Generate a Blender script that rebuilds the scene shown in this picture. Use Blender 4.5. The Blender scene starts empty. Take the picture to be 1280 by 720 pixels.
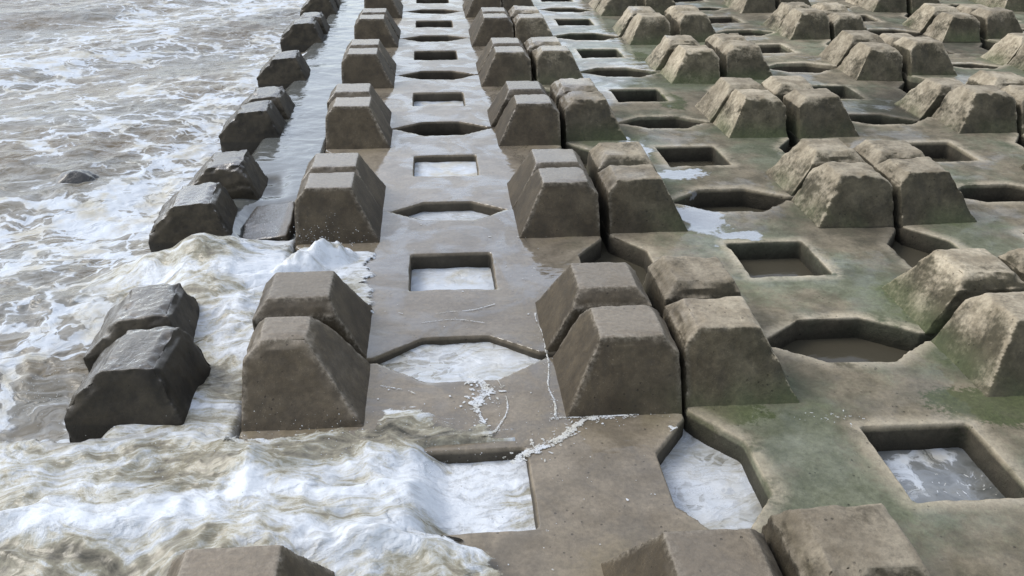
import bpy, bmesh, math, random
import numpy as np
from mathutils import Vector, Matrix, noise as mn
from mathutils.geometry import tessellate_polygon

random.seed(7)
scene = bpy.context.scene
C = scene.collection
R = math.radians

# ------------------------------------------------------------------ camera
CAM_H = 2.3006
PITCH, YAW, ROLL, FOC = R(26.8134), R(5.1112), R(0.441), 1117.76
F = Vector((math.sin(YAW)*math.cos(PITCH), math.cos(YAW)*math.cos(PITCH), -math.sin(PITCH)))
r0 = Vector((math.cos(YAW), -math.sin(YAW), 0)); u0 = r0.cross(F)
RR = r0*math.cos(ROLL) + u0*math.sin(ROLL); UU = -r0*math.sin(ROLL) + u0*math.cos(ROLL)
cam_d = bpy.data.cameras.new('camera'); cam = bpy.data.objects.new('camera', cam_d); C.objects.link(cam)
M = Matrix((RR, UU, -F)).transposed().to_4x4(); M.translation = Vector((0, 0, CAM_H))
cam.matrix_world = M
cam_d.sensor_width = 36; cam_d.lens = FOC/1280*36; cam_d.clip_start = .05; cam_d.clip_end = 2000
scene.camera = cam

def project(p):
    q = Vector(p) - Vector((0, 0, CAM_H)); z = q.dot(F)
    if z < .05: return None
    return 640+FOC*q.dot(RR)/z, 360-FOC*q.dot(UU)/z

# ------------------------------------------------------------------ world and light
w = bpy.data.worlds.new('World'); scene.world = w; w.use_nodes = True
nt = w.node_tree; nt.nodes.clear()
sky = nt.nodes.new('ShaderNodeTexSky'); sky.sky_type = 'NISHITA'; sky.sun_disc = False
SUN_EL, SUN_AZ = R(46), R(-72)           # azimuth measured from +Y towards +X
sky.sun_elevation = SUN_EL; sky.sun_rotation = SUN_AZ
sky.air_density = 1.0; sky.dust_density = 1.0; sky.ozone_density = 1.0
hs = nt.nodes.new('ShaderNodeHueSaturation'); hs.inputs['Saturation'].default_value = .46
hs.inputs['Value'].default_value = 1.8
bg = nt.nodes.new('ShaderNodeBackground'); bg.inputs['Strength'].default_value = .15
wo = nt.nodes.new('ShaderNodeOutputWorld')
nt.links.new(sky.outputs[0], hs.inputs['Color']); nt.links.new(hs.outputs[0], bg.inputs['Color']); nt.links.new(bg.outputs[0], wo.inputs[0])
sd = bpy.data.lights.new('sun', 'SUN'); sd.energy = 1.5; sd.angle = R(28); sd.color = (1, .95, .87)
so = bpy.data.objects.new('sun', sd); C.objects.link(so)
sdir = Vector((math.sin(SUN_AZ)*math.cos(SUN_EL), math.cos(SUN_AZ)*math.cos(SUN_EL), math.sin(SUN_EL)))
so.rotation_euler = (-sdir).to_track_quat('-Z', 'Y').to_euler(); so.location = (0, 0, 10)
scene.view_settings.view_transform = 'Standard'; scene.view_settings.look = 'None'; scene.view_settings.exposure = 0

# ------------------------------------------------------------------ node helper
class NB:
    def __init__(s, name):
        s.m = bpy.data.materials.new(name); s.m.use_nodes = True; s.t = s.m.node_tree; s.t.nodes.clear()
        s.out = s.t.nodes.new('ShaderNodeOutputMaterial')
        s.pos = s.t.nodes.new('ShaderNodeNewGeometry')
        s.P = s.pos.outputs['Position']; s.N = s.pos.outputs['Normal']
    def put(s, sock, v):
        if hasattr(v, 'is_output'): s.t.links.new(v, sock)
        elif isinstance(v, (tuple, list)):
            sock.default_value = tuple(v) + ((1,) if len(v) == 3 and sock.type == 'RGBA' else ())
        else: sock.default_value = v
    def math(s, op, a, b=0., c=None, clamp=False):
        n = s.t.nodes.new('ShaderNodeMath'); n.operation = op; n.use_clamp = clamp
        s.put(n.inputs[0], a); s.put(n.inputs[1], b)
        if c is not None: s.put(n.inputs[2], c)
        return n.outputs[0]
    def step(s, v, lo, hi, a=0., b=1.):
        n = s.t.nodes.new('ShaderNodeMapRange'); n.interpolation_type = 'SMOOTHSTEP'
        for k, x in zip(range(5), (v, lo, hi, a, b)): s.put(n.inputs[k], x)
        return n.outputs[0]
    def noise(s, scale, detail=4, rough=.55, vec=None, dist=0., off=0.):
        n = s.t.nodes.new('ShaderNodeTexNoise'); v = vec or s.P
        if off:
            v = s.vadd(v, (off, off*.7, off*.3))
        s.t.links.new(v, n.inputs['Vector']); n.inputs['Scale'].default_value = scale
        n.inputs['Detail'].default_value = detail; n.inputs['Roughness'].default_value = rough
        n.inputs['Distortion'].default_value = dist
        return n.outputs[0], n.outputs[1]
    def voro(s, scale, vec=None, feat='DISTANCE_TO_EDGE'):
        n = s.t.nodes.new('ShaderNodeTexVoronoi'); n.feature = feat
        s.t.links.new(vec or s.P, n.inputs['Vector']); n.inputs['Scale'].default_value = scale
        return n.outputs[0]
    def vadd(s, a, b):
        n = s.t.nodes.new('ShaderNodeVectorMath'); n.operation = 'ADD'; s.put(n.inputs[0], a); s.put(n.inputs[1], b); return n.outputs[0]
    def vmul(s, a, b):
        n = s.t.nodes.new('ShaderNodeVectorMath'); n.operation = 'MULTIPLY'; s.put(n.inputs[0], a); s.put(n.inputs[1], b); return n.outputs[0]
    def mix(s, f, a, b):
        n = s.t.nodes.new('ShaderNodeMix'); n.data_type = 'RGBA'
        s.put(n.inputs[0], f); s.put(n.inputs[6], a); s.put(n.inputs[7], b); return n.outputs[2]
    def xyz(s, v):
        n = s.t.nodes.new('ShaderNodeSeparateXYZ'); s.t.links.new(v, n.inputs[0]); return n.outputs
    def attr(s, name):
        n = s.t.nodes.new('ShaderNodeAttribute'); n.attribute_name = name; return n.outputs['Fac']
    def ramp(s, v, stops):
        n = s.t.nodes.new('ShaderNodeValToRGB'); s.put(n.inputs[0], v); e = n.color_ramp.elements
        while len(e) < len(stops): e.new(.5)
        for k, (p, c) in enumerate(stops): e[k].position = p; e[k].color = tuple(c)+(1,)
        return n.outputs[0]
    def patches(s, x, y, wob, spots):
        out = None
        for cx, cy, rx, ry in spots:
            dx = s.math('DIVIDE', s.math('SUBTRACT', x, cx), rx); dy = s.math('DIVIDE', s.math('SUBTRACT', y, cy), ry)
            d = s.math('SQRT', s.math('ADD', s.math('MULTIPLY', dx, dx), s.math('MULTIPLY', dy, dy)))
            m = s.step(s.math('ADD', d, wob), .85, 1.1, 1., 0.)
            out = m if out is None else s.math('MAXIMUM', out, m)
        return out
    def rnd(s):
        return s.t.nodes.new('ShaderNodeObjectInfo').outputs['Random']
    def bump(s, h, strength, dist, prev=None):
        n = s.t.nodes.new('ShaderNodeBump'); s.put(n.inputs['Strength'], strength); n.inputs['Distance'].default_value = dist
        s.put(n.inputs['Height'], h)
        if prev: s.t.links.new(prev, n.inputs['Normal'])
        return n.outputs[0]
    def bsdf(s, col, rough, norm=None, ior=1.5, coat=None, coat_n=None, spec=.5, coat_ior=1.5):
        n = s.t.nodes.new('ShaderNodeBsdfPrincipled')
        s.put(n.inputs['Base Color'], col); s.put(n.inputs['Roughness'], rough); n.inputs['IOR'].default_value = ior
        s.put(n.inputs['Specular IOR Level'], spec)
        if norm is not None: s.t.links.new(norm, n.inputs['Normal'])
        if coat is not None:
            s.put(n.inputs['Coat Weight'], coat); n.inputs['Coat Roughness'].default_value = .05; n.inputs['Coat IOR'].default_value = coat_ior
            if coat_n is not None: s.t.links.new(coat_n, n.inputs['Coat Normal'])
        s.t.links.new(n.outputs[0], s.out.inputs[0])
        return n

def wet_mask(b):
    """1 where the waves keep the concrete wet: the seaward rows, spreading landward far away"""
    x, y, z = b.xyz(b.P)
    n1, _ = b.noise(1.1, 4, .6); n2, _ = b.noise(5, 3, .6, off=3.1)
    lim = b.math('ADD', 1.08, b.math('MULTIPLY', b.step(y, 6.8, 10.5), 1.55))
    e = b.math('SUBTRACT', b.math('ADD', x, b.math('ADD', b.math('MULTIPLY', n1, 1.5), b.math('MULTIPLY', n2, .5))), b.math('ADD', lim, 1.0))
    return b.step(e, -.25, .2, 1., 0.), (x, y, z)

def concrete(kind):
    b = NB('wet_concrete_' + kind)
    wet, (x, y, z) = wet_mask(b)
    big, _ = b.noise(1.3, 5, .6, off=1.7); mid, _ = b.noise(6, 5, .65, off=5.2); fine, fc = b.noise(45, 5, .7); grit, _ = b.noise(150, 3, .7)
    nz = b.xyz(b.N)[2]
    up = b.step(nz, .55, .95)
    land = b.step(b.math('ADD', x, b.math('MULTIPLY', big, 1.2)), 1.3, 2.2)   # 0 seaward, 1 landward
    rnd = b.rnd()
    if kind == 'slab':
        edge = b.attr('rim'); foot = b.attr('foot')
        wob = b.math('MULTIPLY', b.math('SUBTRACT', mid, .5), 3.2)
        wob2 = b.math('ADD', b.math('MULTIPLY', b.math('SUBTRACT', mid, .5), 1.6), b.math('MULTIPLY', b.math('SUBTRACT', fine, .5), 1.2))
        stand = b.patches(x, y, wob, [(1.80, 5.50, .15, .34), (1.95, 5.21, .16, .07), (1.62, 7.0, .11, .30), (1.80, 6.35, .2, .1), (1.5, 6.2, .14, .2)])
        algae = b.patches(x, y, wob2, [(2.44, 10.33, .10, .35), (2.30, 8.45, .14, .35), (2.50, 3.20, .30, .16), (1.22, 3.20, .22, .10), (3.0, 3.1, .4, .2)])
        sea_c = b.mix(b.step(mid, .3, .7), (.175, .143, .099), (.270, .226, .165))
        damp = b.step(b.noise(2.6, 5, .62, dist=.8, off=21.)[0], .46, .60)
        sea_c = b.mix(b.math('MULTIPLY', damp, .42), sea_c, (.095, .077, .050))
        dry = b.mix(b.step(mid, .3, .7), (.140, .122, .080), (.285, .240, .165))
        green = b.mix(b.step(mid, .3, .7), (.090, .106, .060), (.185, .205, .140))
        gm = b.math('MULTIPLY', b.step(b.math('ADD', big, b.math('MULTIPLY', fine, .15)), .50, .68), .80)
        dry = b.mix(gm, dry, green)
        moss = b.math('MULTIPLY', b.math('MULTIPLY', foot, b.step(mid, .45, .6)), b.step(big, .42, .6))
        dry = b.mix(b.math('MAXIMUM', b.math('MULTIPLY', moss, .8), b.math('MULTIPLY', algae, .85)), dry, b.mix(fine, (.045, .060, .016), (.10, .122, .045)))
        dry = b.mix(b.math('MULTIPLY', b.step(b.noise(3.1, 5, .65, off=31.)[0], .52, .64), .35), dry, (.105, .092, .062))
        tan = b.math('MULTIPLY', edge, b.step(mid, .30, .50))
        dry = b.mix(b.math('MULTIPLY', tan, .95), dry, (.52, .45, .33))
        sea_c = b.mix(b.math('MULTIPLY', b.math('MULTIPLY', foot, b.step(mid, .45, .6)), .5), sea_c, (.15, .115, .05))
    else:
        streak, _ = b.noise(1., 4, .6, vec=b.vmul(b.P, (13, 13, 1.6)), off=6.)
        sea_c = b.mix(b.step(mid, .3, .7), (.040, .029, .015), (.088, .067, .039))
        sea_c = b.mix(b.math('MULTIPLY', up, .75), sea_c, (.225, .185, .135))  # upward faces painted lighter than the sides, as lit from above
        dry = b.mix(b.step(mid, .3, .7), (.042, .036, .020), (.112, .096, .061))
        dry = b.mix(b.math('MULTIPLY', b.step(streak, .48, .68), .55), dry, (.045, .040, .028))
        arris = b.attr('arris')
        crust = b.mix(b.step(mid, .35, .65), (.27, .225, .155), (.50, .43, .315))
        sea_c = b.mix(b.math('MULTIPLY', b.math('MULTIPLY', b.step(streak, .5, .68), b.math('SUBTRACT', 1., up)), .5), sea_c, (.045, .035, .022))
        sea_c = b.mix(b.math('MULTIPLY', arris, b.step(fine, .35, .75)), sea_c, (.27, .235, .185))
        sea_c = b.mix(b.math('MULTIPLY', b.math('MULTIPLY', b.step(grit, .60, .70), b.step(mid, .4, .6)), .5), sea_c, (.26, .22, .16))
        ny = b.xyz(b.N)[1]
        slope_shade = b.step(b.math('ADD', nz, b.math('MULTIPLY', b.math('MINIMUM', ny, 0.), .45)), .10, .62)  # crust thinned on camera-facing sides, painting their shade into the colour
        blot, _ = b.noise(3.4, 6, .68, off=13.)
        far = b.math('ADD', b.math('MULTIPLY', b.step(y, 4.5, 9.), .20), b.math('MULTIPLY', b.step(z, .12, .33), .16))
        cm = b.step(b.math('ADD', b.math('ADD', b.math('ADD', far, b.math('MULTIPLY', slope_shade, .40)), b.math('MULTIPLY', arris, .22)), b.math('ADD', b.math('MULTIPLY', blot, 1.1), b.math('MULTIPLY', fine, .3))), .98, 1.30)
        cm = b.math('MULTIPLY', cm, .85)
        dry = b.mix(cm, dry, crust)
        low = b.step(z, .17, .0)
        dry = b.mix(b.math('MULTIPLY', b.math('MULTIPLY', low, b.step(big, .4, .6)), .6), dry, (.075, .095, .04))
        # the toe blocks, always awash, are nearly black with growth
        toe = b.step(x, -1.05, -1.0, 1., 0.)
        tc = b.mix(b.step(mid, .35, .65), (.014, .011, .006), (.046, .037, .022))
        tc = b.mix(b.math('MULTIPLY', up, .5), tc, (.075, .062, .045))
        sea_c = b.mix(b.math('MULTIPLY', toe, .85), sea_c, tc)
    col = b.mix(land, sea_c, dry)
    # the colour darkens below the slab top, painting in shade of holes and gaps
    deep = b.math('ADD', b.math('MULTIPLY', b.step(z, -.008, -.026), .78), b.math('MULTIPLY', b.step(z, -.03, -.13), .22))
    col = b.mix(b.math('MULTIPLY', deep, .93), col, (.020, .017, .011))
    var = b.math('ADD', .84, b.math('MULTIPLY', rnd, .38))
    var = b.math('MULTIPLY', var, b.math('ADD', .42, b.math('MULTIPLY', fine, 1.0)))
    var = b.math('MULTIPLY', var, b.math('ADD', .8, b.math('MULTIPLY', big, .4)))
    # air holes in the cast faces
    pit = b.voro(26, feat='F1'); pits = b.math('MULTIPLY', b.step(pit, .10, .16, 1., 0.), b.step(b.noise(9, 2, off=8.)[0], .52, .62))
    var = b.math('MULTIPLY', var, b.math('SUBTRACT', 1., b.math('MULTIPLY', pits, .5)))
    col = b.vmul(col, b.t.nodes.new('ShaderNodeCombineXYZ').outputs[0]) if False else col
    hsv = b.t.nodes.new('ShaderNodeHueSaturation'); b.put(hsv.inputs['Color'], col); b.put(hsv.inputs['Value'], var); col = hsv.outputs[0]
    h1 = b.math('ADD', b.math('MULTIPLY', fine, .6), b.math('MULTIPLY', grit, .4))
    h1 = b.math('SUBTRACT', h1, b.math('MULTIPLY', pits, 1.2))
    dryness = b.math('SUBTRACT', 1.15, wet)
    nrm = b.bump(h1, b.math('ADD', .42, b.math('MULTIPLY', dryness, .2)), .008)
    nrm = b.bump(mid, b.math('ADD', .12, b.math('MULTIPLY', dryness, .4)), .03, nrm)
    ripple, _ = b.noise(14, 3, .5, vec=b.vmul(b.P, (.5, 1.5, 1)), off=2.)
    wn = b.bump(ripple, .09, .02)
    if kind == 'knob': wn = b.bump(fine, .45, .012, wn)
    rough = b.math('SUBTRACT', b.math('ADD', .78, b.math('MULTIPLY', fine, .2)), b.math('MULTIPLY', wet, .12))
    if kind == 'slab':
        pud = b.math('MULTIPLY', b.step(b.noise(2.3, 3, .6, off=11.)[0], .47, .58), .75)
        coat = b.math('MAXIMUM', b.math('MULTIPLY', wet, up), b.math('MULTIPLY', b.math('MULTIPLY', pud, up), .8))
        coat = b.math('MAXIMUM', b.math('MULTIPLY', coat, b.math('ADD', .6, b.math('MULTIPLY', damp, .5))), stand)
        # far away the film of water stands on the surface
        film = b.math('MULTIPLY', b.math('MULTIPLY', wet, up), b.step(y, 2.4, 7.0))
        film = b.math('MAXIMUM', film, stand)
        col = b.mix(b.math('MULTIPLY', stand, .75), col, (.36, .38, .40))  # pale scum and sky reflection painted into the puddle colour
    else:
        coat = b.math('MULTIPLY', b.math('MULTIPLY', wet, b.math('ADD', .04, b.math('MULTIPLY', up, .7))), b.math('ADD', 1., b.math('MULTIPLY', b.step(x, -1.05, -1.0, 1., 0.), b.step(y, 4.6, 6.5, 1.3, .1))))
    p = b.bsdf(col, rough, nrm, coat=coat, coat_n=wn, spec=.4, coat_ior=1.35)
    if kind == 'knob': b.put(p.inputs['Coat IOR'], b.math('ADD', 1.35, b.math('MULTIPLY', b.math('MULTIPLY', up, b.math('MULTIPLY', wet, b.step(y, 4.4, 6.5))), 1.5)))
    if kind == 'slab': b.put(p.inputs['Coat IOR'], b.math('ADD', 1.45, b.math('MULTIPLY', film, 2.2)))
    return b.m

MAT_SLAB = concrete('slab'); MAT_KNOB = concrete('knob')

def water_mat():
    b = NB('muddy_sea_water_with_foam')
    x, y, z = b.xyz(b.P)
    foam = b.attr('foam'); calm = b.attr('calm')
    flat = b.vmul(b.P, (1., 1., .0))
    _, wv = b.noise(1.3, 4, .6, vec=flat); _, wv2 = b.noise(6, 3, .6, vec=flat)
    warp = b.vadd(b.vmul(b.vadd(wv, (-.5, -.5, -.5)), (1.0, .8, 0)), b.vmul(b.vadd(wv2, (-.5, -.5, -.5)), (.16, .12, 0)))
    pv = b.vadd(b.vmul(flat, (.8, 1.15, 0)), warp)
    v1 = b.voro(1.5, pv); v2 = b.voro(4.2, pv); v3 = b.voro(12, pv)
    n1, _ = b.noise(2.2, 6, .62, vec=pv, off=4.); n2, _ = b.noise(11, 5, .65, vec=pv, off=9.); n0, _ = b.noise(.55, 3, .5, vec=flat, off=7.)
    lace = b.math('MAXIMUM', b.step(v1, .0, .16, 1., 0.), b.math('MULTIPLY', b.step(v2, .0, .18, 1., 0.), .85))
    lace = b.math('MAXIMUM', lace, b.math('MULTIPLY', b.step(v3, .0, .25, 1., 0.), .55))
    tone = b.math('ADD', b.math('ADD', b.math('MULTIPLY', lace, .34), b.math('MULTIPLY', n1, .62)), b.math('MULTIPLY', n2, .34))
    tone = b.math('ADD', tone, b.math('MULTIPLY', b.math('SUBTRACT', n0, .5), .5))
    thr = b.math('SUBTRACT', 1.17, b.math('MULTIPLY', foam, .85))
    fm = b.step(b.math('SUBTRACT', tone, thr), -.02, .06)
    soft = b.math('MULTIPLY', b.step(b.math('SUBTRACT', tone, thr), -.25, .05), .22)
    fm = b.math('MULTIPLY', b.math('MAXIMUM', fm, soft), b.step(foam, .02, .15))
    mud = b.mix(b.step(n0, .35, .65), (.145, .112, .066), (.200, .168, .115))
    mud = b.mix(b.step(b.noise(.9, 4, .6, vec=pv, off=15.)[0], .42, .6), mud, (.185, .172, .14))
    mud = b.mix(b.step(calm, .05, .4), mud, (.13, .135, .125))
    mud = b.mix(b.step(calm, .6, .9), mud, (.075, .067, .048))
    white = b.mix(b.step(b.noise(4.5, 4, .6, off=2.)[0], .42, .66), (.60, .645, .69), (.50, .47, .38))
    white = b.mix(b.math('MULTIPLY', b.step(n2, .35, .65), .35), white, (.68, .715, .76))
    col = b.mix(fm, mud, white)
    # churned, air-filled water: drawn-out veils of cream, olive and white
    turb = b.attr('turb'); lift = b.attr('lift')
    _, wa = b.noise(1.9, 3, .55, vec=flat, off=40.)
    fv = b.vadd(b.vmul(flat, (1.35, 3.3, 0)), b.vmul(b.vadd(wa, (-.5, -.5, -.5)), (1.6, 1.9, 0)))
    s1, _ = b.noise(1.15, 7, .60, vec=fv, off=3.); s2, _ = b.noise(4.2, 6, .66, vec=b.vmul(fv, (.45, 1.3, 0)), off=8.)
    tt = b.math('ADD', b.math('MULTIPLY', b.math('SUBTRACT', s1, .5), 1.9), b.math('MULTIPLY', b.math('SUBTRACT', s2, .5), 1.35))
    s3, _ = b.noise(26, 4, .7, vec=b.vadd(b.vmul(flat, (.8, 1.3, 0)), b.vmul(wa, (.3, .3, 0)))); cells = b.voro(34, b.vadd(flat, b.vmul(wv2, (.08, .08, 0))))
    tt = b.math('ADD', tt, b.math('MULTIPLY', b.math('SUBTRACT', s3, .5), .75))
    tt = b.math('ADD', tt, b.math('MULTIPLY', b.step(cells, 0., .12, 1., 0.), .04))
    tt = b.math('ADD', tt, b.math('ADD', .54, lift))
    tcol = b.ramp(tt, [(0., (.085, .080, .062)), (.22, (.20, .18, .135)), (.40, (.31, .285, .21)), (.54, (.47, .46, .40)), (.68, (.59, .61, .62)), (.92, (.74, .775, .81))])
    ftone = b.math('MULTIPLY', b.step(tt, .4, .8), turb)
    col = b.mix(turb, col, tcol)
    fm = b.math('MAXIMUM', b.math('MULTIPLY', fm, b.math('SUBTRACT', 1., turb)), ftone)
    rough = b.math('ADD', b.math('SUBTRACT', .24, b.math('MULTIPLY', b.step(calm, 0., .3), .18)), b.math('MULTIPLY', fm, .4))
    # small wavelets
    w1, _ = b.noise(3.2, 3, .5, vec=b.vmul(pv, (.8, 1.4, 1)), dist=.6); w2, _ = b.noise(12, 2, .5, vec=b.vmul(pv, (.7, 1.4, 1)), dist=.4)
    amp = b.math('MULTIPLY', b.step(calm, 0., .5, 1., .18), b.step(calm, .7, 1., 1., .5))
    nrm = b.bump(w1, b.math('MULTIPLY', amp, .6), .07)
    nrm = b.bump(w2, b.math('MULTIPLY', amp, .35), .02, nrm)
    bub, _ = b.noise(55, 4, .7, vec=pv)
    nrm = b.bump(b.math('MULTIPLY', b.math('ADD', b.math('MULTIPLY', fm, 1.), b.math('MULTIPLY', bub, .6)), b.math('ADD', fm, .15)), .28, .008, nrm)
    nrm = b.bump(b.math('ADD', s3, b.math('MULTIPLY', cells, -.25)), b.math('MULTIPLY', turb, b.math('MULTIPLY', ftone, .55)), .012, nrm)
    p = b.bsdf(col, rough, nrm, ior=1.38, spec=.5)
    b.put(p.inputs['IOR'], b.math('ADD', 1.38, b.math('MULTIPLY', b.math('MULTIPLY', b.step(calm, .05, .4), b.step(calm, .6, .9, 1., 0.)), 1.1)))
    # the spent edge of the wave breaks up into lace with bare concrete in its holes
    al = b.step(b.math('ADD', tt, b.math('MULTIPLY', b.attr('cover'), 1.9)), .78, .98)
    tr = b.t.nodes.new('ShaderNodeBsdfTransparent'); mx = b.t.nodes.new('ShaderNodeMixShader')
    b.put(mx.inputs[0], al); b.t.links.new(tr.outputs[0], mx.inputs[1]); b.t.links.new(p.outputs[0], mx.inputs[2])
    b.t.links.new(mx.outputs[0], b.out.inputs[0])
    return b.m
MAT_WATER = water_mat()

def foam_mat():
    b = NB('white_sea_foam'); n, _ = b.noise(40, 4, .7); m, _ = b.noise(9, 3, .6)
    col = b.mix(b.step(m, .35, .7), (.70, .73, .76), (.60, .58, .50))
    p = b.bsdf(col, .5, b.bump(n, .7, .006), ior=1.33)
    al = b.math('MULTIPLY', b.step(b.math('ADD', b.math('MULTIPLY', b.noise(130, 3, .7)[0], .6), b.math('MULTIPLY', b.noise(28, 3, .6, off=3.)[0], .5)), .44, .58), .9)
    tr = b.t.nodes.new('ShaderNodeBsdfTransparent'); mx = b.t.nodes.new('ShaderNodeMixShader')
    b.put(mx.inputs[0], al); b.t.links.new(tr.outputs[0], mx.inputs[1]); b.t.links.new(p.outputs[0], mx.inputs[2])
    b.t.links.new(mx.outputs[0], b.out.inputs[0]); return b.m
MAT_FOAM = foam_mat()
def puddle_mat():
    b = NB('shallow_puddle_film'); n, _ = b.noise(12, 3, .5, vec=b.vmul(b.P, (.7, 1.3, 1)))
    m, _ = b.noise(5, 3, .6)
    col = b.mix(b.step(m, .35, .7), (.20, .20, .17), (.33, .34, .33))
    b.bsdf(col, .06, b.bump(n, .12, .02), ior=1.4, coat=1.); return b.m
MAT_PUDDLE = puddle_mat()
def rock_mat():
    b = NB('wet_black_rock'); n, _ = b.noise(14, 5, .7)
    b.bsdf(b.mix(n, (.015, .015, .015), (.07, .065, .055)), .3, b.bump(n, .7, .03), coat=.6); return b.m
MAT_ROCK = rock_mat()

# ------------------------------------------------------------------ mesh helpers
def remeshed(verts, faces, voxel):
    me = bpy.data.meshes.new('tmp'); me.from_pydata(verts, [], faces)
    bm = bmesh.new(); bm.from_mesh(me); bmesh.ops.recalc_face_normals(bm, faces=bm.faces); bm.to_mesh(me); bm.free()
    o = bpy.data.objects.new('tmp', me); C.objects.link(o)
    md = o.modifiers.new('r', 'REMESH'); md.mode = 'VOXEL'; md.voxel_size = voxel; md.adaptivity = 0
    dg = bpy.context.evaluated_depsgraph_get(); dg.update()
    out = bpy.data.meshes.new_from_object(o.evaluated_get(dg))
    bpy.data.objects.remove(o); bpy.data.meshes.remove(me)
    return out

def prism(outline, z0, z1, hole=None):
    loops = [outline] + ([hole] if hole else [])
    tris = tessellate_polygon([[Vector((p[0], p[1], 0)) for p in l] for l in loops])
    flat = [p for l in loops for p in l]; n = len(flat)
    V = [(p[0], p[1], z1) for p in flat] + [(p[0], p[1], z0) for p in flat]
    Fc = [tuple(t) for t in tris] + [tuple(i+n for i in reversed(t)) for t in tris]
    s = 0
    for l in loops:
        k = len(l)
        for i in range(k):
            a, c = s+i, s+(i+1) % k
            Fc.append((a, c, c+n, a+n))
        s += k
    return V, Fc

def seg_dist(px, py, a, c):
    ax, ay = a; bx, by = c; dx, dy = bx-ax, by-ay
    t = np.clip(((px-ax)*dx+(py-ay)*dy)/(dx*dx+dy*dy+1e-12), 0, 1)
    return np.hypot(px-ax-t*dx, py-ay-t*dy)

def wear(me, amp, edge_fn=None, chip=0., seed=0):
    """weathering: soft undulation everywhere and chips bitten out of the arrises"""
    me.shade_smooth()
    n = len(me.vertices); co = np.empty(n*3, 'f'); me.vertices.foreach_get('co', co); co = co.reshape(-1, 3)
    no = np.empty(n*3, 'f'); me.vertices.foreach_get('normal', no); no = no.reshape(-1, 3)
    off = Vector((seed*7.3, seed*3.1, seed*1.7))
    e = edge_fn(co) if edge_fn else np.zeros(n)
    d = np.zeros(n)
    for i in range(n):
        v = Vector(co[i])+off
        d[i] = amp*(mn.noise(v*3)*1.0 + mn.noise(v*9)*.5 + mn.noise(v*30)*.22)
        if chip and e[i] > .02:
            k = mn.noise(v*6+Vector((9, 9, 9)))*.6 + mn.noise(v*17)*.5 + .12
            d[i] -= chip*e[i]*max(0., k)*1.8 + chip*.08*e[i]
    co += no*d[:, None]
    me.vertices.foreach_set('co', co.astype('f').ravel()); me.update()
    return e

TIP, FLAT, DEP, HOLE = .415, .17, .185, .245
W, D = 1.95, 1.945
def slab_outline(w, d, half=False):
    x, y = w/2, d/2
    if half:   # toe block: half as wide, a deep notch on its landward edge
        return [(-x, -y), (x-.17, -y), (x, -y+.0), (x, -.55), (x-.26, -.3), (x-.26, .3), (x, .55), (x, y), (-x, y)]
    return [(-x, -y), (-TIP, -y), (-FLAT, -y+DEP), (FLAT, -y+DEP), (TIP, -y), (x, -y),
            (x, -TIP), (x-DEP, -FLAT), (x-DEP, FLAT), (x, TIP), (x, y),
            (TIP, y), (FLAT, y-DEP), (-FLAT, y-DEP), (-TIP, y), (-x, y),
            (-x, TIP), (-x+DEP, FLAT), (-x+DEP, -FLAT), (-x, -TIP)]
KB = .53
def make_slab(seed, amp, chip, half=False):
    w = .90 if half else W
    ol = slab_outline(w, D, half)
    ol = [p for i, p in enumerate(ol) if p != ol[i-1]]
    hole = None if half else [(-HOLE, -HOLE), (-HOLE, HOLE), (HOLE, HOLE), (HOLE, -HOLE)]
    V, Fc = prism(ol, -.42, 0, hole)
    me = remeshed(V, Fc, .0115)
    segs = [(ol[i], ol[(i+1) % len(ol)]) for i in range(len(ol))]
    if hole: segs += [(hole[i], hole[(i+1) % 4]) for i in range(4)]
    def edge(co):
        m = np.full(len(co), 9.)
        for a, c in segs: m = np.minimum(m, seg_dist(co[:, 0], co[:, 1], a, c))
        m = np.hypot(m, np.abs(co[:, 2]))
        return np.clip(1-m/.030, 0, 1)
    wear(me, amp, edge, chip, seed)
    n = len(me.vertices); co = np.empty(n*3, 'f'); me.vertices.foreach_get('co', co); co = co.reshape(-1, 3)
    m = np.full(n, 9.)
    for a, c in segs[:]:
        m = np.minimum(m, seg_dist(co[:, 0], co[:, 1], a, c))
    rim = np.clip(1-m/.09, 0, 1)*np.clip(1+co[:, 2]/.016, 0, 1)
    qx = w/2-np.abs(co[:, 0]); qy = D/2-np.abs(co[:, 1])
    foot = np.clip(1-(np.maximum(qx, qy)-KB)/.22, 0, 1)*np.clip(1+co[:, 2]/.03, 0, 1)
    for nm, arr in (('rim', rim), ('foot', foot)):
        a = me.attributes.new(nm, 'FLOAT', 'POINT'); a.data.foreach_set('value', arr.astype('f'))
    me.materials.append(MAT_SLAB); me.name = 'slab'
    return me

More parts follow.
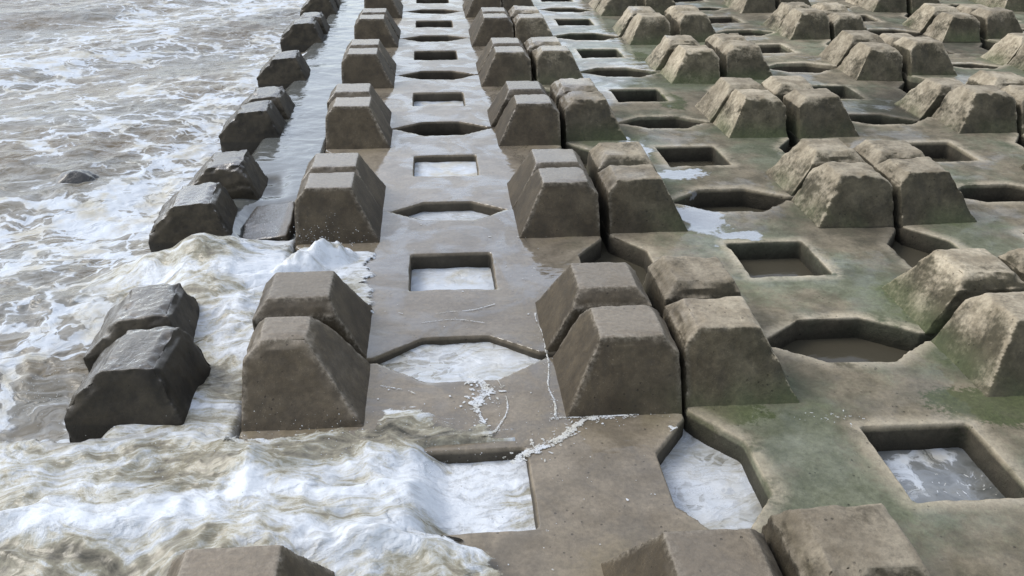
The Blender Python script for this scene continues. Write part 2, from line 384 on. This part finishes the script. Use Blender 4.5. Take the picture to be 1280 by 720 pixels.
def make_knob(seed, amp, chip, b=KB, ti=.165, to=.075, H=.315, Hv=.235, toy=None):
    g = .004; z0 = -.04; toy = toy or to
    bz = b + ti*(-z0)/H
    yv = b-ti*Hv/H
    V = [(to, toy, H), (b-ti, toy, H), (b-ti, b-ti, H), (to, b-ti, H), (g, g, Hv), (yv, g, Hv), (g, yv, Hv),
         (g, g, z0), (bz, g, z0), (bz, bz, z0), (g, bz, z0)]
    bm = bmesh.new()
    for v in V: bm.verts.new(v)
    bmesh.ops.convex_hull(bm, input=bm.verts); bmesh.ops.dissolve_limit(bm, angle_limit=.02, verts=bm.verts, edges=bm.edges)
    bm.verts.index_update()
    vs = [v.co[:] for v in bm.verts]; fs = [[v.index for v in f.verts] for f in bm.faces]
    sharp = [(np.array(e.verts[0].co), np.array(e.verts[1].co)) for e in bm.edges if max(e.verts[0].co.z, e.verts[1].co.z) > 0]
    bm.free()
    me = remeshed(vs, fs, .0082)
    def edge(co):
        m = np.full(len(co), 9.)
        for a, c in sharp:
            d = c-a; t = np.clip(((co-a)@d)/(d@d), 0, 1); m = np.minimum(m, np.linalg.norm(co-a-t[:, None]*d, axis=1))
        return np.clip(1-m/.05, 0, 1)*np.clip(co[:, 2]/.05, 0, 1)
    e = wear(me, amp, edge, chip, seed)
    a = me.attributes.new('arris', 'FLOAT', 'POINT'); a.data.foreach_set('value', np.clip(e*1.6-.6, 0, 1).astype('f'))
    me.materials.append(MAT_KNOB); me.name = 'knob'
    return me

slab_new = [make_slab(1, .003, .006), make_slab(2, .0035, .008)]
slab_old = [make_slab(3, .0045, .009), make_slab(4, .005, .012)]
slab_toe = [make_slab(5, .006, .02, True)]
knob_new = [make_knob(11+i, .0028, .005+.003*i) for i in range(3)]
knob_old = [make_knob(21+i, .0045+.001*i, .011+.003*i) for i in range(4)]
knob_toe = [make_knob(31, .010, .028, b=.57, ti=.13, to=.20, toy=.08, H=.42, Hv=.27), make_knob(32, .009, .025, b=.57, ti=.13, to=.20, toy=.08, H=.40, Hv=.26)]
knob_toe_rear = [make_knob(33, .010, .028, b=.57, ti=.13, to=.08, toy=.20, H=.42, Hv=.27), make_knob(34, .009, .025, b=.57, ti=.13, to=.08, toy=.20, H=.41, Hv=.25)]
knob_lean = make_knob(41, .003, .012, ti=.25)

# ------------------------------------------------------------------ blocks
def block(label, group, x, y, z, rot, slab, knobs, half=False, skip=()):
    root = bpy.data.objects.new('armour_block', None); C.objects.link(root)
    root.location = (x, y, z); root.rotation_euler = rot; root.empty_display_size = .3
    root['label'] = label; root['category'] = 'concrete block'; root['group'] = group
    s = bpy.data.objects.new('slab', slab); C.objects.link(s); s.parent = root
    w = (.90 if half else W)/2; d = D/2
    corners = [(-w, -d, 0), (w, -d, 90), (w, d, 180), (-w, d, 270)]
    if half: corners = [corners[0], corners[3]]
    for i, (cx, cy, a) in enumerate(corners):
        if i in skip: continue
        k = bpy.data.objects.new('knob', knobs[i % len(knobs)]); C.objects.link(k); k.parent = root
        k.location = (cx, cy, 0); k.rotation_euler = (0, 0, R(a))
        # mirror-symmetric shape, so the quarter turns put the full slopes inward
    return root

def in_view(x, y, hw):
    pts = [project((x+sx*hw, y+sy*.97, z)) for sx in (-1, 0, 1) for sy in (-1, 0, 1) for z in (0, .31)]
    return any(p and -2 < p[0] < 1282 and -2 < p[1] < 722 for p in pts)

ordn = ['first', 'second', 'third', 'fourth', 'fifth', 'sixth', 'seventh', 'eighth', 'ninth']
rowY = [2.80, 4.79, 6.70, 8.68, 10.64, 12.60, 14.54, 16.5]
colX = {1: .07, 2: 2.06, 3: 4.07, 4: 6.07, 5: 8.08, 6: 10.1}
c1 = ['smooth brown block swamped by the breaking wave, white foam brimming in its hole',
      'smooth brown block with foam standing in its square hole, just behind the swamped block',
      'smooth wet block with white foam heap in its hole, third along the water channel',
      'shining wet block with white foam edging its hole, fourth along the water channel',
      'pale shining wet block, fifth from the camera in the file beside the water channel',
      'pale shining wet block, sixth from the camera in the file beside the water channel',
      'pale shining wet block, seventh from the camera in the file beside the water channel',
      'pale shining wet block, farthest in the file beside the water channel']
c2 = ['green-stained weathered block with white-flecked water in its square hole, nearest at right',
      'green-stained weathered block with still dark water in its hole and four crusted knobs',
      'half-wet weathered block with pale puddles on its seaward side, third in the second file',
      'half-wet block with green tufts of algae by its hole, fourth in the second file']
names_col = {2: 'second', 3: 'third', 4: 'fourth', 5: 'fifth', 6: 'sixth'}
for c, X in colX.items():
    seen = 0
    for r, Y in enumerate(rowY):
        rn = random.Random(c*100+r)
        if c == 1:
            x, y, z, rot = X+[.02, 0, .0, -.03, -.04, -.04, -.05, -.05][r], Y, 0., (0, 0, R(rn.uniform(-.3, .3)))
            lab, sl, kn, grp = c1[r], slab_new[r % 2], (knob_new[:2]+[knob_new[2], knob_lean] if r == 0 else knob_new), 'smooth wet blocks beside the channel'
        else:
            x = X+rn.uniform(-.02, .02); y = Y+.05+rn.uniform(-.02, .02); 
            if c == 2: x = [2.05, 2.08, 2.07, 2.03, 1.98, 1.97, 1.96, 1.96][r]; y = [2.82, 4.85, 6.80, 8.68, 10.62, 12.62, 14.56, 16.5][r]
            z = rn.uniform(-.012, .02)
            rot = (R(rn.uniform(-.7, .7)), R(rn.uniform(-.9, .9)), R(rn.uniform(-.8, .8)))
            if c >= 3: rot = tuple(a*1.5 for a in rot); z *= 1.5
            if c == 2 and r < 4: lab = c2[r]
            elif c == 2: lab = 'half-wet shining block, %s from the camera in the second file from the channel' % ordn[r]
            else: lab = 'crusted grey-green block, %s from the camera in the %s file from the channel' % (ordn[seen], names_col[c])
            sl = slab_old[(r+c) % 2]; kn = [knob_old[(r*3+c+i) % 4] for i in range(4)]; grp = 'weathered blocks on the landward side'
        if not in_view(x, y, 1.0): continue
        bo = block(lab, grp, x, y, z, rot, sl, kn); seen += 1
        if c == 1 and r == 0: bo.children[1].scale = (1, 1, .90)

TOE = [ # x, y, z, roll, yaw, pitch, skip, label
 (-1.23, 2.90, -.19, -5, -3, 1, (0,), 'dark wet edge block nearest the camera, half drowned by the breaking wave'),
 (-1.35, 4.92, -.20, -6, 3, 1, (), 'dark edge block behind the swirling foam, a rough bare ledge on its landward side'),
 (-1.34, 7.0, -.17, -6, 2, 0, (), 'dark edge block third along the sea, level with the half-sunk stone'),
 (-1.36, 8.98, -.17, -6, 1, 1, (), 'dark two-knob edge block fourth along the sea, just nearer than the lone-knob one'),
 (-1.39, 10.9, -.17, -5, 2, 0, (0,), 'edge block fifth along the sea with only its farther knob left'),
 (-1.40, 12.85, -.17, -5, 1, 0, (), 'small dark edge block sixth along the sea, just beyond the lone-knob one'),
 (-1.41, 14.8, -.17, -5, 0, 0, (), 'edge block seventh along the sea, near the top of the picture'),
 (-1.41, 16.8, -.17, -5, 0, 0, (), 'edge block farthest along the sea')]
for i, (x, y, z, ro, ya, pi, skip, lab) in enumerate(TOE):
    if not in_view(x, y, .45): continue
    bo = block(lab, 'half blocks along the sea edge', x, y, z, (R(pi), R(ro), R(ya)), slab_toe[0], [knob_toe[i % 2], knob_toe_rear[(i//2) % 2]], True, skip)
    if i == 1:     # the bare strip of rough concrete bridging to the first file
        V, Fc = prism([(.13, .42), (.42, .40), (.44, .72), (.43, .99), (.16, 1.0), (.12, .7)], -.02, .165)
        lm = remeshed(V, Fc, .012); e = wear(lm, .012, None, 0, 77); lm.materials.append(MAT_KNOB); lm.name = 'ledge'
        a = lm.attributes.new('arris', 'FLOAT', 'POINT')
        lo = bpy.data.objects.new('ledge', lm); C.objects.link(lo); lo.parent = bo

# ------------------------------------------------------------------ the sea
rs = np.random.RandomState(3); PERM = rs.rand(256, 256)
def vnoise(x, y):
    xi = np.floor(x).astype(int); yi = np.floor(y).astype(int); fx = x-xi; fy = y-yi
    fx = fx*fx*fx*(fx*(fx*6-15)+10); fy = fy*fy*fy*(fy*(fy*6-15)+10)
    g = lambda a, c: PERM[a & 255, c & 255]
    return (g(xi, yi)*(1-fx)+g(xi+1, yi)*fx)*(1-fy)+(g(xi, yi+1)*(1-fx)+g(xi+1, yi+1)*fx)*fy
def fbm(x, y, o=4, gain=.5):
    s = 0; a = 1; t = 0
    for i in range(o):
        s = s+a*(vnoise(x*1.0+i*17.3, y+i*9.1)-.5); t += a; a *= gain; x = x*2.03+.3*y; y = y*2.03-.3*x/2.03
    return s/t*2
def ss(v, lo, hi):
    t = np.clip((v-lo)/(hi-lo), 0, 1); return t*t*(3-2*t)
def blob(x, y, cx, cy, rx, ry, a=0.):
    ca, sa = math.cos(a), math.sin(a); dx = x-cx; dy = y-cy
    return np.exp(-(((dx*ca+dy*sa)/rx)**2+((-dx*sa+dy*ca)/ry)**2))

def axis(parts):
    out = []
    for a, c, st in parts: out += list(np.arange(a, c, st))
    return np.array(out)
gx = axis([(-120, -40, 8), (-40, -12, 1.), (-12, -6, .12), (-6, -3, .05), (-3, 1.6, .0135), (1.6, 12, .1), (12, 40, 2.), (40, 121, 8)])
gy = axis([(-12, 1, .4), (1, 2.2, .03), (2.2, 5.6, .0135), (5.6, 8.5, .025), (8.5, 17, .06), (17, 30, .5), (30, 170, 6)])
X, Y = np.meshgrid(gx, gy)
wx = fbm(X*1.7, Y*1.7, 3)*.16; wy = fbm(X*1.7+40, Y*1.7+20, 3)*.16
Xw, Yw = X+wx, Y+wy
# open sea
swell = .045*np.sin(1.15*X-1.5*Y+1.3*fbm(X*.35, Y*.35, 2)*2)*ss(X, -.9, -1.7) + .05*fbm(X*.8, Y*1.0, 4)*ss(X, -.9, -1.5)
chop = .020*(1-np.abs(fbm(Xw*3.2, Yw*4, 4, .55))*2)
left = -.15 + swell + chop
# the channel between the edge blocks and the first file
chan = ss(X, -1.62, -1.42)*(1-ss(X, -.93, -.86))
ch_h = .012 + .006*fbm(X*5, Y*7, 3)
farch = ss(Y, 5.0, 5.6)
h = left*(1-ss(X, -1.62, -1.42)) + ss(X, -1.62, -1.42)*(ch_h*farch + (1-farch)*(-.02+.03*fbm(Xw*4, Yw*4, 4)))
# strip laid bare, and the dark pool behind it
h -= .10*np.exp(-(((X+1.10)/.20)**4+((Y-5.66)/.30)**4))*ss(X, -1.4, -1.3)
pl = np.exp(-(((X+1.22+.15*(Y-6.3))/.13)**4+((Y-6.35)/.33)**4)); h -= .03*pl
under = ss(X, -.93, -.86)
h = h*(1-under) + under*(-.135)
foam = .52+.20*fbm(X*.45, Y*.6, 3)
foam = foam*(1-ss(X, -1.62, -1.42)) + ss(X, -1.62, -1.42)*(.25+.5*(1-farch)) 
foam += .12*blob(X, Y, -2.05, 7.2, .4, 3.5) - .04*blob(X, Y, -2.3, 4.4, .8, .9)
foam *= (1-under)
calm = np.maximum(np.maximum(under, chan*farch*.55), pl*.95)
# swell pushing in between the near edge blocks
h += .20*blob(X, Y, -1.50, 5.02, .42, .20, .12)*(.9+.2*fbm(Xw*5, Yw*5, 3))
h += .10*blob(X, Y, -1.25, 4.72, .40, .30, -.3)
foam += .10*blob(X, Y, -1.3, 4.7, .5, .45)
# foam thrown up behind the first file's near knobs
tur = fbm(Xw*3.6, Yw*5, 4, .5)
mound = blob(X, Y, -.70, 4.93, .25, .15, .2)*np.clip(.75+.9*fbm(Xw*4, Yw*5, 4, .6), .1, 1.3)+.5*blob(X, Y, -.95, 4.80, .16, .2)
h = np.where(mound > .02, np.maximum(h, -.135+(.24+.12*tur)*np.clip(mound, 0, 2)**.7), h)
gush = np.clip(blob(X, Y, -1.03, 4.45, .22, .55)+blob(X, Y, -.98, 4.05, .16, .2), 0, 1)
h = h + gush*(.05+.09*tur)*(1-ss(X, -.88, -.8))
foam = np.maximum(foam, np.clip(mound*2.2, 0, 1)*1.0); foam = np.maximum(foam, gush*.95*(1-ss(X, -.88, -.8)))
pt = np.maximum.reduce([blob(X, Y, cx, cy, rx, ry) for cx, cy, rx, ry in ((.07, 3.8, .6, .3), (1.08, 2.86, .3, .6), (.07, 5.75, .6, .3))])*(X > -.9)
turb = np.maximum(np.clip(mound*3, 0, 1), .55*np.clip(pt*2, 0, 1)); lift = .55*np.clip(mound*2, 0, 1)
turb = np.maximum(turb, ss(gush, .1, .5)*(1-ss(X, -.88, -.8))); lift = lift+.10*gush+.16*pt
gz = ss(X, -1.75, -1.35)*(1-ss(X, -.93, -.88))*ss(Y, 3.0, 3.3)*(1-ss(Y, 4.9, 5.3)); turb = np.maximum(turb, gz); 
sw = np.clip(1.3*blob(X, Y, -1.50, 4.95, .5, .34, .12), 0, 1); turb = np.maximum(turb, ss(sw, .2, .7)*(X < -.9)); lift = lift-.05*sw
# the breaking wave in front, spilling over the first block
edge_x = .33+.24*fbm(Y*2.6+3, X*1.5, 3)+.08*fbm(Y*11, X*9, 2)
edge_y = 3.26+.10*fbm(X*3.2, Y*2, 3)+.04*fbm(X*13, Y*6, 2)
edge_y = edge_y+.14*blob(X, X*0, -.15, 0, .3, 1)
br = ss(edge_x-X, 0, .10)*ss(edge_y-Y, 0, .12)
rl = 1-np.abs(fbm(Xw*2.6+5, Yw*3.4, 4, .55))*2.2
edge_x = np.minimum(edge_x, .33)-.24*np.exp(-((Y-2.50)/.07)**2); br = ss(edge_x-X, 0, .10)*ss(edge_y-Y, 0, .12); rl = rl
taper = .22+.78*ss(edge_x-X, 0, .45)
hb = .012+(.016+.035*br*np.clip(rl, -.3, 1)+.03*tur*br+.05*blob(X, Y, -.75, 2.98, .16, .10)+.05*blob(X, Y, -.45, 2.5, .5, .16, .15)+.045*blob(X, Y, -1.3, 2.62, .5, .14, -.1))*taper
lb = ss(X, -2.6, -1.7)
# foam standing in the openings of the first file
def pool(cx, cy, rx, ry, z, f, c=.2):
    global h, foam, calm
    m = ss(1.25-np.maximum(np.abs(X-cx)/rx, np.abs(Y-cy)/ry), 0, .12)*(X > -.9)
    h = h*(1-m)+(z+.010*fbm(X*7, Y*7, 3))*m; foam = foam*(1-m)+f*m; calm = calm*(1-m)+c*m
pool(.09, 2.80, .27, .27, -.03, 1.1)
pool(.07, 3.80, .45, .2, -.045, .70)
pool(.07, 4.79, .27, .27, -.10, 1.15)
pool(.07, 5.75, .45, .2, -.075, .95)
pool(.07, 6.70, .27, .27, -.06, 1.15)
pool(.04, 8.66, .27, .27, -.09, .9)
pool(1.08, 2.86, .22, .45, -.10, .70, .3)
pool(2.05, 2.80, .27, .27, -.125, .45, .6)  # foam amount here paints white sky reflections on the pool
wl = br*lb
fb = .60+.30*fbm(Xw*1.3, Yw*3.6, 3)+.42*blob(X, Y, -.5, 2.62, 1.2, .20, .05)+.25*blob(X, Y, -.1, 2.75, .35, .3)-.12*blob(X, Y, -.35, 3.1, .45, .10)+.15*blob(X, Y, -1.5, 2.9, .6, .12)
tl = ss(br, 0, .22)*np.where(X > -.9, 1, lb)
h = h*(1-tl)+np.maximum(hb, .004)*tl
foam = foam*(1-wl)+fb*wl
calm = calm*(1-wl)
turb = np.maximum(turb*(1-wl), wl)
cover = np.where((br > 0) & (X > -.92), np.minimum(ss(edge_x-X, .02, .42), ss(edge_y-Y, .02, .36)), 1.)
cover = np.where((br > 0) & (br < .25) & (X > -.92), -1., cover)
for cx, cy, rx, ry in ((.07, 2.80, .255, .255), (.07, 3.80, .42, .18)):
    cover = np.where((np.abs(X-cx) < rx) & (np.abs(Y-cy) < ry), 1., cover)
def band(pts, wd):
    m = np.full(X.shape, 9.)
    for a, c in zip(pts[:-1], pts[1:]): m = np.minimum(m, seg_dist(Xw, Yw, a, c))
    return np.exp(-(m/wd)**2)
crest = band([(-1.9, 2.62), (-1.61, 2.61), (-1.29, 2.67), (-.99, 2.73), (-.73, 2.86), (-.39, 2.73), (0., 2.82), (.2, 2.6)], .065)
spout = band([(-.73, 2.80), (-.72, 3.02)], .05)
low = band([(-.74, 2.48), (-.31, 2.41), (.15, 2.37)], .10)
lift = lift*(1-wl)+wl*(.04+.27*crest+.25*spout+.20*low+.14*blob(X, Y, .0, 2.65, .35, .25)-.08-.22*blob(X, Y, -.35, 3.12, .5, .08)-.14*blob(X, Y, -1.4, 2.48, .35, .08))
h = h+wl*taper*((.022+.03*tur)*crest+(.03+.05*tur)*spout+(.012+.03*tur)*low)
hm = ss(.30-np.maximum(np.abs(X-.085), np.abs(Y-2.80)), 0, .03)*ss(X, -.16, .02)
h = np.where(hm > 0, np.minimum(h, h*(1-hm)+(-.065+.012*tur)*hm), h); lift = lift+.12*hm; turb = np.maximum(turb, hm)
cover = np.where(hm > 0, 1., cover)
# a low lip of spray-water running onto the second block
fe = -.36+.07*fbm(Y*6, X*3, 3)+.10*fbm(Y*17, X*5, 2)*.5
tm = ss(fe-X, 0, .12)*ss(Y, 4.15, 4.3)*(1-ss(Y, 4.95, 5.15))*(X > -.93)
h = np.where(tm > .02, np.maximum(h, -.05+.062*ss(tm, 0, .3)), h); foam = np.where(tm > .02, np.maximum(foam, .55), foam); turb = np.where(tm > .02, np.maximum(turb, .8), turb); cover = np.where((tm > .0) & (X > -.92), np.minimum(ss(fe-X, .0, .25), 1), cover); lift = np.where(tm > .02, .05+.2*blob(X, Y, -.7, 4.9, .3, .2), lift)
ny, nx = X.shape
verts = np.stack([X, Y, h], -1).reshape(-1, 3)
idx = np.arange(nx*ny).reshape(ny, nx)
quads = np.stack([idx[:-1, :-1], idx[:-1, 1:], idx[1:, 1:], idx[1:, :-1]], -1).reshape(-1, 4)
me = bpy.data.meshes.new('sea'); me.vertices.add(len(verts)); me.vertices.foreach_set('co', verts.astype('f').ravel())
me.loops.add(quads.size); me.loops.foreach_set('vertex_index', quads.astype('i').ravel())
me.polygons.add(len(quads)); me.polygons.foreach_set('loop_start', (np.arange(len(quads))*4).astype('i')); me.update(calc_edges=True)
me.shade_smooth()
for nm, arr in (('foam', foam), ('calm', calm), ('turb', np.clip(turb, 0, 1)), ('lift', np.clip(lift, -1, 1)), ('cover', cover)):
    a = me.attributes.new(nm, 'FLOAT', 'POINT'); a.data.foreach_set('value', arr.astype('f').ravel())
me.materials.append(MAT_WATER)
sea = bpy.data.objects.new('sea', me); C.objects.link(sea); sea['kind'] = 'structure'; sea['label'] = 'muddy sea water streaked with white foam'

# seabed / rubble bed under everything
bm = bmesh.new(); bmesh.ops.create_grid(bm, x_segments=4, y_segments=4, size=160); me = bpy.data.meshes.new('seabed'); bm.to_mesh(me); bm.free()
b = NB('dark_silt'); n, _ = b.noise(3, 4); b.bsdf(b.mix(n, (.05, .045, .035), (.10, .09, .07)), .8); me.materials.append(b.m)
bed = bpy.data.objects.new('seabed', me); C.objects.link(bed); bed.location = (0, 60, -.9); bed['kind'] = 'structure'

# ------------------------------------------------------------------ foam lines, flecks and puddles on the slabs
def trail(bm, pts, wid, z=.0045, seed=0, gaps=0.):
    """a drifting line of bubbles: overlapping ragged flecks, thick and thin by turns"""
    rn = random.Random(seed); P = [Vector((p[0], p[1], 0)) for p in pts]; S = []
    for i in range(len(P)-1):
        p0, p1, p2, p3 = P[max(i-1, 0)], P[i], P[i+1], P[min(i+2, len(P)-1)]
        m = max(3, int((p2-p1).length/.0025))
        for k in range(m):
            t = k/m; S.append(.5*((2*p1)+(-p0+p2)*t+(2*p0-5*p1+4*p2-p3)*t*t+(-p0+3*p1-3*p2+p3)*t**3))
    s = seed*3.7; prev = None
    for i in range(1, len(S)-1):
        d = (S[i+1]-S[i-1]).normalized(); nrm = Vector((-d.y, d.x, 0)); q = S[i]
        dens = .5+1.2*mn.noise(Vector((q.x*6, q.y*6, s)))+.7*mn.noise(Vector((q.x*21, q.y*21, s)))-gaps*.9
        if dens < .08: prev = None; continue
        wv = wid*(.3+1.1*min(dens, 1.2)); q = q+nrm*.03*mn.noise(Vector((q.x*5, q.y*5, s+3)))
        wa = wv*(.35+.6*abs(mn.noise(q*60))+.5*abs(mn.noise(q*23))); wb = wv*(.35+.6*abs(mn.noise(q*55+Vector((5, 5, 5))))+.5*abs(mn.noise(q*19)))
        cur = [bm.verts.new(q+nrm*k+Vector((0, 0, z+hh))) for k, hh in ((-wa, 0), (0, .0012), (wb, 0))]
        if prev:
            for k in range(2): bm.faces.new((prev[k], prev[k+1], cur[k+1], cur[k]))
        prev = cur
        if rn.random() < .35:
            c = q+nrm*rn.gauss(0, wv*1.1)
            fleck(bm, c.x, c.y, wv*rn.uniform(.1, .5), wv*rn.uniform(.08, .28), z+rn.uniform(0, .001), rn, 7, .0008)
        if rn.random() < .12:
            c = q+nrm*rn.gauss(0, wv*2.2); fleck(bm, c.x, c.y, .003, .002, z, rn, 6, .001)
def fleck(bm, x, y, rx, ry, z, rn, n=9, dome=.006):
    ang = rn.uniform(0, 6.28); c = bm.verts.new((x, y, z+dome)); ring = []
    for k in range(n):
        t = k/n*6.283; rr = rn.uniform(.6, 1.2); px, py = rx*rr*math.cos(t), ry*rr*math.sin(t)
        ring.append(bm.verts.new((x+px*math.cos(ang)-py*math.sin(ang), y+px*math.sin(ang)+py*math.cos(ang), z)))
    for k in range(n): bm.faces.new((c, ring[k], ring[(k+1) % n]))
bm = bmesh.new()
def unp(px, py, z=0.):
    d = F*FOC+RR*(px-640)-UU*(py-360); t = (z-CAM_H)/d.z; return (d.x*t, d.y*t)
# run of the foam lines, in metres on the slab plane
L1 = [(.495, 4.22), (.50, 4.05), (.503, 3.80), (.508, 3.55), (.512, 3.40), (.51, 3.245)]
L2 = [(.27, 2.93), (.37, 3.00), (.50, 3.10), (.62, 3.215), (.78, 3.235), (.92, 3.22), (1.0, 3.12)]
L3 = [(.46, 3.215), (.62, 3.245), (.80, 3.25), (1.0, 3.255)]
L4 = [(.13, 3.62), (.19, 3.50), (.15, 3.38), (.17, 3.25), (.13, 3.13), (.05, 3.05)]
L5 = [(.26, 3.58), (.275, 3.42), (.26, 3.30), (.22, 3.15)]
for k, (L, wd, gp) in enumerate([(L1, .008, -.2), (L2, .020, -.4), (L3, .010, -.3), (L4, .026, -.2), (L5, .006, .3),
        ([(-.9, 5.262), (-.6, 5.262), (-.38, 5.262)], .007, .1), ([(.5, 5.255), (.8, 5.25), (1.02, 5.25)], .006, .2),
        ([(-.88, 7.2), (-.5, 7.19), (-.36, 7.19)], .012, .1), ([(1.42, 3.09), (1.6, 3.16), (1.80, 3.15)], .016, -.05),
        ([(-.28, 4.32), (-.1, 4.24), (.1, 4.27), (.3, 4.33)], .005, .3), ([(-.2, 4.14), (0, 4.18), (.25, 4.12)], .004, .35),
        ([(-.3, 3.55), (-.15, 3.5), (-.1, 3.38), (-.2, 3.25)], .008, .3)]):
    trail(bm, L, wd, seed=k+1, gaps=gp)
rn = random.Random(5)
for i in range(420):
    x = rn.uniform(-.9, 1.0); y = rn.uniform(2.2, 5.6)
    dens = .25+.75*(y < 3.7)
    if rn.random() > dens: continue
    lx = abs(x-.07); ly = min(abs(y-v) for v in (2.8, 4.79)); 
    if lx < .27 and ly < .27: continue
    if min(abs(y-3.8), abs(y-5.76)) < .2 and lx < .42: continue
    if min(abs(y-3.8), abs(y-5.76)) < .53 and lx > .42: continue
    if abs(x-1.07) < .22 and (abs(y-2.8) < .45 or abs(y-4.8) < .45): continue
    s = rn.choice([.0015, .002, .0025, .003, .004, .006])
    fleck(bm, x, y, s*rn.uniform(1, 1.8), s, .0045, rn, 7, .0015)
for i in range(60):
    x = rn.gauss(1.62, .13); y = 3.13+rn.gauss(0, .03)+.05*(1.62-x)
    fleck(bm, x, y, rn.uniform(.0015, .009), rn.uniform(.0015, .004), .012, rn, 7, .001)
for i in range(36):   # white flecks painting sky glints on the near right block's pool
    x = rn.uniform(1.84, 2.27); y = rn.uniform(2.6, 2.9); fleck(bm, x, y, rn.uniform(.002, .014), rn.uniform(.0015, .004), -.112, rn, 8, .001)
me = bpy.data.meshes.new('foam_scum'); bm.to_mesh(me); bm.free(); me.shade_smooth(); me.materials.append(MAT_FOAM)
o = bpy.data.objects.new('foam_scum', me); C.objects.link(o); o['kind'] = 'stuff'; o['label'] = 'thin white lines and flecks of foam left on the wet slabs'; o['category'] = 'foam'

# spray thrown up by the waves
bm = bmesh.new(); rn = random.Random(9)
def spray(cx, cy, cz, sx, sy, sz, n, smin=.0009, smax=.0026):
    for i in range(n):
        p = Vector((rn.gauss(cx, sx), rn.gauss(cy, sy), cz+abs(rn.gauss(0, sz)))); s = rn.uniform(smin, smax)
        m = Matrix.Translation(p) @ Matrix.Rotation(rn.uniform(0, 3), 4, 'X') @ Matrix.Diagonal((s*rn.uniform(.6, 1.8), s, s*rn.uniform(.6, 1.3), 1))
        bmesh.ops.create_icosphere(bm, subdivisions=1, radius=1, matrix=m)
spray(-1.85, 3.55, -.05, .09, .10, .10, 170); spray(-.72, 4.98, .10, .14, .08, .08, 150); spray(-.5, 3.08, .05, .45, .07, .05, 150)
spray(-1.02, 4.15, .06, .10, .14, .06, 80); spray(.0, 2.9, .04, .25, .12, .04, 120); spray(-1.2, 2.9, .03, .35, .15, .05, 120)
me = bpy.data.meshes.new('sea_spray'); bm.to_mesh(me); bm.free(); me.shade_smooth(); me.materials.append(MAT_FOAM)
o = bpy.data.objects.new('sea_spray', me); C.objects.link(o); o['kind'] = 'stuff'; o['label'] = 'fine white droplets of spray over the breaking water'; o['category'] = 'spray'

# ------------------------------------------------------------------ half-sunk stones
def stone(x, y, z, sx, sy, sz, seed, label):
    bm = bmesh.new(); bmesh.ops.create_icosphere(bm, subdivisions=5, radius=1)
    for v in bm.verts:
        q = v.co.copy()+Vector((seed*5, 0, 0)); k = 1+.16*mn.noise(q*1.1)+.06*mn.noise(q*3.1)+.015*mn.noise(q*9)
        v.co = Vector((v.co.x*k*sx, v.co.y*k*sy, v.co.z*k*sz))
    me = bpy.data.meshes.new('stone'); bm.to_mesh(me); bm.free(); me.shade_smooth(); me.materials.append(MAT_ROCK)
    o = bpy.data.objects.new('stone', me); C.objects.link(o); o.location = (x, y, z); o.rotation_euler = (0, R(-10), .3)
    o['label'] = label; o['category'] = 'stone'
stone(-2.86, 6.95, -.20, .19, .14, .12, 1, 'black wet stone just breaking the water far out at left')

scene.render.resolution_x = 1024; scene.render.resolution_y = 576
scene.cycles.use_denoising = True
scene.cycles.max_bounces = 6
print('objects', len(scene.objects), 'sea verts', len(verts))
